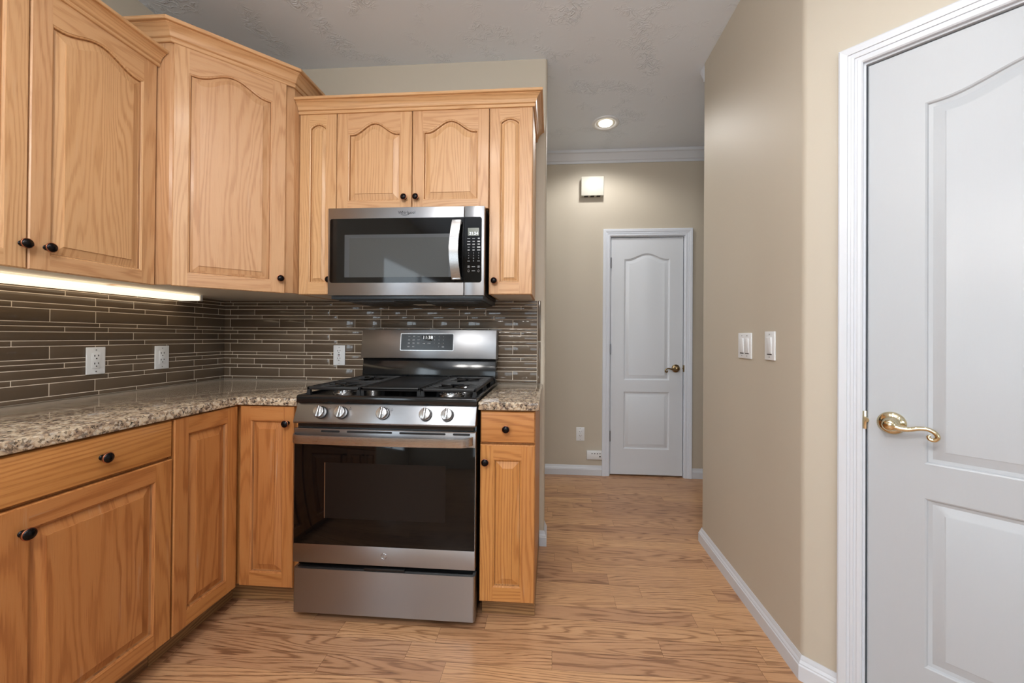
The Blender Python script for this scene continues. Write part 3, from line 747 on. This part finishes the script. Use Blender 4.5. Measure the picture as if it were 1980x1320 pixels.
m = MB(); m.box(-.064, .064, -.024, 0, -.037, .037, b=.004, seg=2)
m.build('housing', M['whitepl'], t)
m = MB()
for x in (-.020, .003, .026, .047): m.box(x-.004, x+.004, -.0246, -.022, .010, .018)
m.lathe([(.006, 0), (.006, .0012)], (.047, -.024, -.010), seg=14); m.build('socket_row', M['slot'], t)

# ================================================================== lamps
t = thing('recessed_light', 'lit round recessed ceiling light in the hall', 'ceiling light', (2.355, .695, CZ))
m = MB(); m.lathe([(.099, .0), (.099, .003), (.094, .006), (.078, .006), (.070, .002), (.060, -.004)], (0, 0, 0), '-z', 48); 
m.build('trim_ring', M['whitepl'], t, angle=60)
m = MB(); m.lathe([(.050, -.001), (.048, .006), (.030, .009), (.0001, .010)], (0, 0, 0), '-z', 40); m.build('lamp_lens', M['canglow'], t, angle=60)
m = MB(); m.lathe([(.072, .001), (.050, .0005)], (0, 0, 0), '-z', 40); m.build('baffle', M['creampl'], t, angle=60)
HALL_FILL = (1.05, .66)  # position of the added, unseen hall fill can
for i, (x, y) in enumerate(KITCHEN_CANS+[HALL_FILL]):
    t = thing('recessed_light', ['recessed kitchen ceiling light nearest the range, out of the picture', 'recessed ceiling light nearest the pantry door, out of the picture', 'recessed ceiling light behind the camera at the left, out of the picture', 'recessed ceiling light behind the camera at the right, out of the picture', 'recessed ceiling light over the dining area, out of the picture', 'recessed hall ceiling light hidden behind the stove wall'][i], 'ceiling light', (x, y, CZ-(.001 if i < 5 else 0)), group='recessed ceiling lights out of the picture')
    m = MB(); m.lathe([(.099, .0), (.099, .003), (.094, .006), (.078, .006), (.070, .002)], (0, 0, 0), '-z', 32); m.build('trim_ring', M['whitepl'], t, angle=60)
    m = MB(); m.lathe([(.070, -.001), (.068, .004), (.0001, .008)], (0, 0, 0), '-z', 32); m.build('lamp_lens', M['canglow'], t, angle=60)
for i, (x, y) in enumerate(FILL_GLOBES):
    t = thing('pendant_light', ['lit opal globe pendant behind the camera on the left', 'lit opal globe pendant behind the camera on the right'][i], 'pendant light', (x, y, CZ-.001), group='globe pendants behind the camera')
    m = MB(); zz = GLOBE_Z-CZ
    m.lathe([(max(.0001, GLOBE_R*math.sin(PI*k/16)), zz-GLOBE_R*math.cos(PI*k/16)) for k in range(17)], (0, 0, 0), 'z', 32); m.build('glass_globe', M['globe'], t, angle=60)
    m = MB(); m.lathe([(.060, 0), (.058, .018), (.012, .024)], (0, 0, 0), '-z', 24); m.build('canopy', M['nickel'], t)
    m = MB(); m.tube([(0, 0, -.02), (0, 0, zz+GLOBE_R)], .004, 8); m.lathe([(.028, -zz-GLOBE_R-.03), (.03, -zz-GLOBE_R+.004)], (0, 0, 0), '-z', 20); m.build('stem', M['nickel'], t)
t = thing('under_cabinet_light', 'long lit strip light under the upper left wall cabinets', 'strip light', (.085, -1.45, ZU))
m = MB(); m.box(-.055, .052, 0, 1.150, -.031, -.008, 'y', b=.004, seg=2); m.build('diffuser', M['stripglow'], t)
m = MB(); m.box(-.060, .057, -.008, .006, -.033, -.001, b=.001); m.box(-.060, .057, 1.140, 1.154, -.033, -.001, b=.001); m.box(-.030, .028, 0, 1.15, -.0085, -.001)
m.build('housing', M['whitepl'], t)

# ================================================================== microwave
MX, MY = .895, -.418
t = thing('microwave', 'stainless over the range microwave with black glass door', 'microwave', (MX, MY, 0))
MW = .757
m = MB(); m.box(.006, MW-.004, .030, .412, 1.372, 1.7845, 'z', b=.002); m.box(.02, MW-.02, .012, .030, 1.372, 1.780, mat=0); m.build('case', M['blackpl'], t)
def rr(x0, x1, z0, z1, r, n=5, corners='1111'):
    P = []
    for (cx, cz, a, use, px, pz) in ((x1-r, z0+r, -PI/2, corners[0], x1, z0), (x1-r, z1-r, 0, corners[1], x1, z1), (x0+r, z1-r, PI/2, corners[2], x0, z1), (x0+r, z0+r, PI, corners[3], x0, z0)):
        P += arc(cx, cz, r, a, a+PI/2, n) if use == '1' else [(px, pz)]
    return P
SPL = .662
m = MB()
m.box(0, SPL-.001, 0, .030, 1.367, 1.7845, 'x', b=.0025); dr = m.build('door', M['steel'], t)
m = MB(); m.prism(rr(.010, SPL-.001, 1.427, 1.733, .012, corners='0011'), 'y', -.0012, .002); m.build('door_glass', M['blackgloss'], dr)
m = MB()
m.prism(rr(.084, .602, 1.453, 1.656, .002), 'y', -.0017, .0)
a = m.build('inner_frame', plain('window_inner_frame', rgb(64, 68, 72), .3), dr)
m = MB(); m.prism(rr(.108, .590, 1.453, 1.640, .002), 'y', -.0021, .0); m.build('window', M['mwwin'], dr)
m = MB(); N = 24; vs = []; fs = []
for i in range(N+1):
    u = i/N; z = 1.437+(1.713-1.437)*u; bow = math.sin(PI*u)
    xl = .611-.009*bow; xr = .653-.009*bow; yo = -.026-.022*bow
    vs += [(xl, yo, z), (xr, yo, z), (xr, yo+.009, z), (xl, yo+.009, z)]
for i in range(N):
    for k in range(4): fs.append((4*i+k, 4*i+(k+1) % 4, 4*i+4+(k+1) % 4, 4*i+4+k))
fs += [(3, 2, 1, 0), (4*N, 4*N+1, 4*N+2, 4*N+3)]
m.add(vs, fs, 'z'); 
m.box(.614, .650, -.028, -.001, 1.437, 1.452, b=.001); m.box(.614, .650, -.028, -.001, 1.698, 1.713, b=.001)
m.build('handle', M['steel_handle'], dr, angle=40)
m = MB(); 
m.text('Whirlpool', .0200, FX(.386, -.0004, 1.7585), 0); 
m.tube([(.382+.024*math.cos(a), -.0008, 1.7575+.011*math.sin(a)*1.0+.003*math.cos(a)) for a in [2.2+i*.28 for i in range(14)]], [.0003+.0006*math.sin(PI*i/13) for i in range(14)], 6)
m.build('logo', M['logodark'], dr)
m = MB(); m.box(SPL+.001, MW, 0, .030, 1.367, 1.7845, 'x', b=.0025); cp = m.build('control_panel', M['steel'], t)
m = MB(); m.prism(rr(SPL+.001, MW-.012, 1.427, 1.733, .012, corners='1100'), 'y', -.0012, .002); m.build('keypad', M['blackgloss'], cp)
m = MB(); m.prism(rr(.680, .732, 1.645, 1.681, .001), 'y', -.0016, 0); m.build('display', M['lcd'], cp)
m = MB(); m.text('21:24', .019, FX(.707, -.0018, 1.655), 0, .0001); m.build('clock_digits', M['digitsblue'], cp)
m = MB()
cols = (.684, .707, .731); z = 1.632
for r_ in range(5):
    for c_ in range(3):
        wv = random.uniform(.0045, .0075); hh = .0012 if (c_ < 2 and r_ not in (2, 4)) else .0024
        if c_ == 2 and r_ < 4: hh = .0030
        m.box(cols[c_]-wv, cols[c_]+wv, -.0016, -.001, z-hh, z+hh)
    z -= .0135
for r_, rowt in enumerate(('123', '456', '789', ' 0 ')):
    for c_ in range(3):
        if rowt[c_] != ' ': m.text(rowt[c_], .0085, FX(cols[c_], -.0015, z), 0, .0001)
        else: m.box(cols[c_]-.006, cols[c_]+.006, -.0016, -.001, z-.001, z+.001)
    z -= .0125
z -= .014
for k in range(2):
    for c_ in (0, 2):
        q = [(cols[c_]+(.0065 if k == 0 else .004)*math.cos(a), -.0014, z+.005*math.sin(a)) for a in [i*PI/6 for i in range(13)]]
        m.tube(q, .0005, 5); 
        if k == 0: m.box(cols[c_]-.002, cols[c_]+.002, -.0016, -.001, z-.002, z+.002)
    m.box(cols[1]-.008, cols[1]+.008, -.0016, -.001, z-.0012, z+.0012); z -= .0195
m.build('button_print', M['label'], cp)
m = MB(); m.box(.012, MW-.006, .012, .40, 1.350, 1.3715, b=.003); m.box(.03, MW-.02, .05, .39, 1.346, 1.350, mat=1)
for i in range(28): m.box(.06+i*.0085, .064+i*.0085, .08, .20, 1.3445, 1.347, mat=2)
for i in range(28): m.box(.46+i*.0085, .464+i*.0085, .08, .20, 1.3445, 1.347, mat=2)
m.build('vent_underside', [plain('slate_plastic', rgb(40, 50, 58), .3), M['blackpl'], M['nickel']], t)
m = MB(); m.box(.33, .43, .25, .33, 1.3440, 1.347, b=.001); m.build('lamp_cover', M['creampl'], t)

# ================================================================== range
RX, RY = .911, -.672
t = thing('gas_range', 'stainless slide in gas range with black oven glass and backguard', 'stove', (RX, RY, 0))
RW = .757
m = MB(); m.box(.003, RW-.003, .034, .585, .035, .895, b=.001)
m.box(.010, RW-.010, .010, .034, .785, .830)
m.build('body', M['enamel'], t)
for x in (.06, RW-.06):
    for y in (.10, .53):
        m = MB(); m.lathe([(.016, 0), (.018, .006), (.010, .010), (.010, .036)], (x, y, 0), 'z', 16); m.build('foot', M['blackpl'], t)
# drawer with turned back sides and recessed black top lip
m = MB()
prof = arc(.010, .010, .010, PI, 1.5*PI, 5)+arc(RW-.010, .010, .010, 1.5*PI, 2*PI, 5)
pl = [(.0, .040)]+prof+[(RW, .040)]
m.prism([(a, b) for a, b in pl], 'z', .0387, .219, 'x')
dw = m.build('drawer', M['steel'], t, angle=50)
m = MB(); m.box(.012, RW-.012, .012, .036, .217, .2215, b=.001); m.box(.300, .470, .000, .014, .2215, .233, b=.003); m.build('latch_lip', M['blackpl'], dw)
# oven door
m = MB()
m.box(0, RW, 0, .032, .244, .3216, 'x', b=.002)
m.box(0, RW, 0, .032, .728, .793, 'x', b=.002)
m.box(0, .004, .002, .032, .3216, .728, 'x'); m.box(RW-.004, RW, .002, .032, .3216, .728, 'x')
# sloped top ledge behind the handle
od = m.build('oven_door', M['steel'], t)
m = MB(); m.box(.002, RW-.002, -.0008, .030, .3205, .7325, b=.0012); m.build('door_glass', M['blackgloss'], od)
m = MB(); m.prism(rr(.134, .636, .430, .656, .003), 'y', -.0014, .0); m.build('window', M['ovwin'], od)
m = MB(); m.box(.1325, .1355, -.0018, 0, .430, .656); m.build('window_edge', M['knobsteel'], od)  # reflection line on the oven glass, modelled as a metal sliver
# handle: broad flat bar whose ends curve back into the door
m = MB(); N = 40; vs = []; fs = []
for i in range(N+1):
    u = i/N; x = .002+(RW-.012)*u; e = min(u, 1-u)/.045; k = 1-(max(0, 1-e))**2.2
    yo = -.004-.040*k-.010*math.sin(PI*u); th = .008
    zt, zb = .7765, .7425
    vs += [(x, yo, zb), (x, yo-.0015, (zb+zt)/2), (x, yo, zt), (x, yo+th, zt), (x, yo+th, zb)]
for i in range(N):
    for k in range(5): fs.append((5*i+k, 5*i+(k+1) % 5, 5*i+5+(k+1) % 5, 5*i+5+k))
fs += [(4, 3, 2, 1, 0), tuple(5*N+k for k in range(5))]
m.add(vs, fs, 'z'); m.build('handle', M['steel_handle'], od, angle=40)
m = MB(); 
m.box(.003, RW-.003, -.004, .006, .7915, .7945)
for a, b in ((.115, .195), (.225, .415), (.445, .635), (.665, .735)):
    m.prism(rr(a, b, .7795, .7875, .0038), 'y', -.0009, .002, mat=1)
m.build('vent_slots', [M['steel'], M['slot']], od)
m = MB(); lx, lz = .385, .2845
m.tube([(lx+.0115*math.cos(a), -.0004, lz+.0115*math.sin(a)) for a in [i*2*PI/28 for i in range(29)]], .0009, 6)
m.tube([(lx+.0098*math.cos(a), -.0004, lz+.0098*math.sin(a)) for a in [.2+i*.1 for i in range(16)]], .0005, 6)
m.tube([(lx+.0098*math.cos(a), -.0004, lz+.0098*math.sin(a)) for a in [3.3+i*.1 for i in range(16)]], .0005, 6)
m.text('GE', .0120, FX(lx, -.0004, lz), 0, .0004, shear=.35)
m.build('emblem', M['knobsteel'], od)
# control panel, slanted
m = MB()
pr = [(-.009, .822), (.021, .894), (.036, .898), (.045, .815), (-.006, .815)]
m.prism(pr, 'x', 0, RW, 'x', b=.0015)
cp = m.build('control_panel', M['steel'], t, angle=40)
sl = math.atan2(.030, .072)
def PXF(x, z):
    y = -.009+(z-.822)/.072*.030
    return Matrix.Translation((x, y, z)) @ Matrix.Rotation(-sl, 4, 'X')
KX = (.112, .200, .376, .553, .642)
for i, x in enumerate(KX):
    xf = PXF(x, .858)
    m = MB()
    m.lathe([(.0255, .0), (.0255, .003), (.0235, .004)], (0, 0, 0), seg=36, xf=xf, mat=1)
    m.lathe([(.0235, .003), (.0245, .006), (.0235, .022), (.0215, .026), (.0200, .0265), (.0001, .0265)], (0, 0, 0), seg=36, xf=xf)
    m.box(-.0055, .0055, -.036, -.020, -.0225, .0225, b=.0022, xf=xf)
    m.box(-.0012, .0012, -.0365, -.034, .010, .021, mat=1, xf=xf)
    m.build('knob', [M['knobsteel'], M['slot']], cp, angle=45)
m = MB()
for i, x in enumerate(KX):
    for dx, dz in ((-.021, .029), (.0, .032), (.032, .027)):
        xf = PXF(x+dx, .858+dz*.8); m.box(-.0011, .0011, -.0006, .0002, -.0011, .0011, xf=xf)
    xf = PXF(x+.033, .874); m.box(-.005, .005, -.0005, .0002, -.0006, .0006, xf=xf)
    xf = PXF(x+.033, .871); m.box(-.004, .004, -.0005, .0002, -.0004, .0004, xf=xf)
m.build('dial_marks', M['slot'], cp)
# cooktop
m = MB()
pr = [(.012, .896), (.010, .900), (.012, .922), (.018, .928), (.030, .928), (.036, .922), (.600, .922), (.600, .896)]
m.prism(pr, 'x', .000, RW, 'x', b=.0015, seg=2)
m.box(0, .012, .03, .60, .920, .928, b=.003); m.box(RW-.012, RW, .03, .60, .920, .928, b=.003)
ck = m.build('cooktop', M['enamel'], t, angle=40)
def burner(x, y, r):
    m = MB(); m.lathe([(r*1.25, 0), (r*1.22, .004), (r, .006), (r*.98, .015), (r*.95, .016)], (x, y, .921), 'z', 32, 1)
    for i in range(24):
        a = i*PI/12; m.box(-.0012, .0012, r*.93, r*1.01, .008, .015, xf=Matrix.Translation((x, y, .921)) @ Matrix.Rotation(a, 4, 'Z'), mat=0)
    m.lathe([(r*1.05, .016), (r*1.07, .019), (r*1.0, .023), (r*.6, .025), (.0001, .0255)], (x, y, .921), 'z', 32, 0)
    m.build('burner', [M['iron'], M['knobsteel']], ck, angle=50)
for x, y, r in ((.135, .145, .040), (.135, .430, .034), (.622, .145, .046), (.622, .430, .032), (.378, .300, .036)): burner(x, y, r)
GZ = .957
def grate(x0, x1):
    m = MB(); b = .0025; y0, y1 = .062, .548
    m.box(x0, x1, y0, y0+.011, GZ-.014, GZ, b=b); m.box(x0, x1, y1-.011, y1, GZ-.014, GZ, b=b)
    m.box(x0, x0+.011, y0, y1, GZ-.014, GZ, b=b); m.box(x1-.011, x1, y0, y1, GZ-.014, GZ, b=b)
    for (x, y) in ((x0, y0), (x1-.014, y0), (x0, y1-.014), (x1-.014, y1-.014), (x0, (y0+y1)/2), (x1-.014, (y0+y1)/2)):
        m.prism([(x-.002, .922), (x+.016, .922), (x+.012, GZ-.008), (x+.002, GZ-.008)], 'y', y, y+.014)
    xm = (x0+x1)/2
    n = 12
    for i in range(1, n):
        y = y0+(y1-y0)*i/n
        cy = min((.145, .430), key=lambda q: abs(q-y)); d = abs(y-cy)
        if abs(i-n/2) < .1: m.box(x0, x1, y-.005, y+.005, GZ-.013, GZ, b=b); continue
        gap = .062 if d < .05 else .030 if d < .09 else 0
        if gap: m.box(x0+.005, xm-gap, y-.0038, y+.0038, GZ-.010, GZ, b=.002); m.box(xm+gap, x1-.005, y-.0038, y+.0038, GZ-.010, GZ, b=.002)
        else: m.box(x0+.005, x1-.005, y-.0038, y+.0038, GZ-.010, GZ, b=.002)
    for cy in (.145, .430):
        for a in (PI/4, 3*PI/4, 5*PI/4, 7*PI/4):
            c, s_ = math.cos(a), math.sin(a)
            m.tube([(xm+c*.014, cy+s_*.014, GZ-.003), (xm+c*.05, cy+s_*.05, GZ-.002), (xm+c*.098, cy+s_*.085, GZ-.003)], [.0034, .0042, .004], 8)
    m.build('grate', M['iron'], ck, angle=40)
grate(.012, .247); grate(.510, .745)
m = MB(); m.box(.2495, .5075, .062, .548, GZ-.012, GZ-.002, b=.003)
m.box(.2495, .2605, .062, .548, GZ-.010, GZ+.001, b=.002); m.box(.4965, .5075, .062, .548, GZ-.010, GZ+.001, b=.002)
m.box(.2495, .5075, .062, .074, GZ-.014, GZ+.001, b=.002)
for x in (.2495, .4935):
    for y in (.064, .530): m.box(x, x+.014, y, y+.014, .922, GZ-.008)
m.build('griddle', M['iron'], ck, angle=40)
# backguard
m = MB()
m.prism([(.572, .925), (.566, .935), (.566, .965), (.575, 1.046), (.580, 1.052), (.640, 1.052), (.640, .900), (.572, .900)], 'x', .004, RW-.004, 'x', b=.002)
m.box(.010, RW-.010, .585, .640, 1.050, 1.060)
m.build('backguard_base', M['enamel'], t, angle=40)
m = MB(); m.prism([(.553, 1.056), (.555, 1.052), (.640, 1.052), (.645, 1.150), (.640, 1.212), (.574, 1.212), (.572, 1.209)], 'x', 0, RW, 'x', b=.002)
bg = m.build('backguard', M['steel'], t, angle=40)
tl = math.atan2(.020, .155)
def BXF(x, z):
    y = .553+(z-1.056)/.153*.019
    return Matrix.Translation((x, y, z)) @ Matrix.Rotation(-tl, 4, 'X')
m = MB(); xf = BXF(.372, 1.143)
m.prism(rr(-.150, .150, -.048, .048, .005), 'y', -.0016, .001, xf=xf, mat=1); m.prism(rr(-.146, .146, -.0445, .0445, .004), 'y', -.0028, .001, xf=xf)
kp = m.build('touch_panel', [M['panelbk'], M['knobsteel']], bg)
m = MB(); m.prism(rr(-.029, .029, .008, .036, .001), 'y', -.0032, .001, xf=xf); m.build('display', M['blackgloss'], kp)
m = MB(); m.text('11:38', .026, xf @ FX(.004, -.0035, .024), 0, .0001); m.build('clock_digits', M['digits'], kp)
m = MB(); yb = -.0032
for (x, z, a, h) in [(-.100, .030, .006, .0013), (-.074, .031, .006, .0028), (-.048, .030, .0065, .0013), (-.101, .011, .006, .0035), (-.075, .011, .007, .0035), (-.048, .012, .0075, .0013),
                     (-.101, -.007, .006, .0035), (-.075, -.007, .006, .0035), (-.048, -.007, .0065, .0035), (-.103, -.026, .006, .0035), (-.076, -.026, .006, .0035), (-.017, -.008, .0065, .0013), (.013, -.007, .0085, .0025), (.091, -.026, .0065, .0035)]:
    for k in ((0,) if h < .002 else (-1, 1)):
        m.box(x-a, x+a, yb, -.001, z+k*h*.55-.0010, z+k*h*.55+.0010, xf=xf)
for r_, rowt in enumerate(('123', '456', '789', ' 0 ')):
    for c_ in range(3):
        if rowt[c_] != ' ': m.text(rowt[c_], .0085, xf @ FX(.043+.0245*c_, -.0031, .030-.0185*r_), 0, .0001)
m.build('button_print', M['label'], kp)
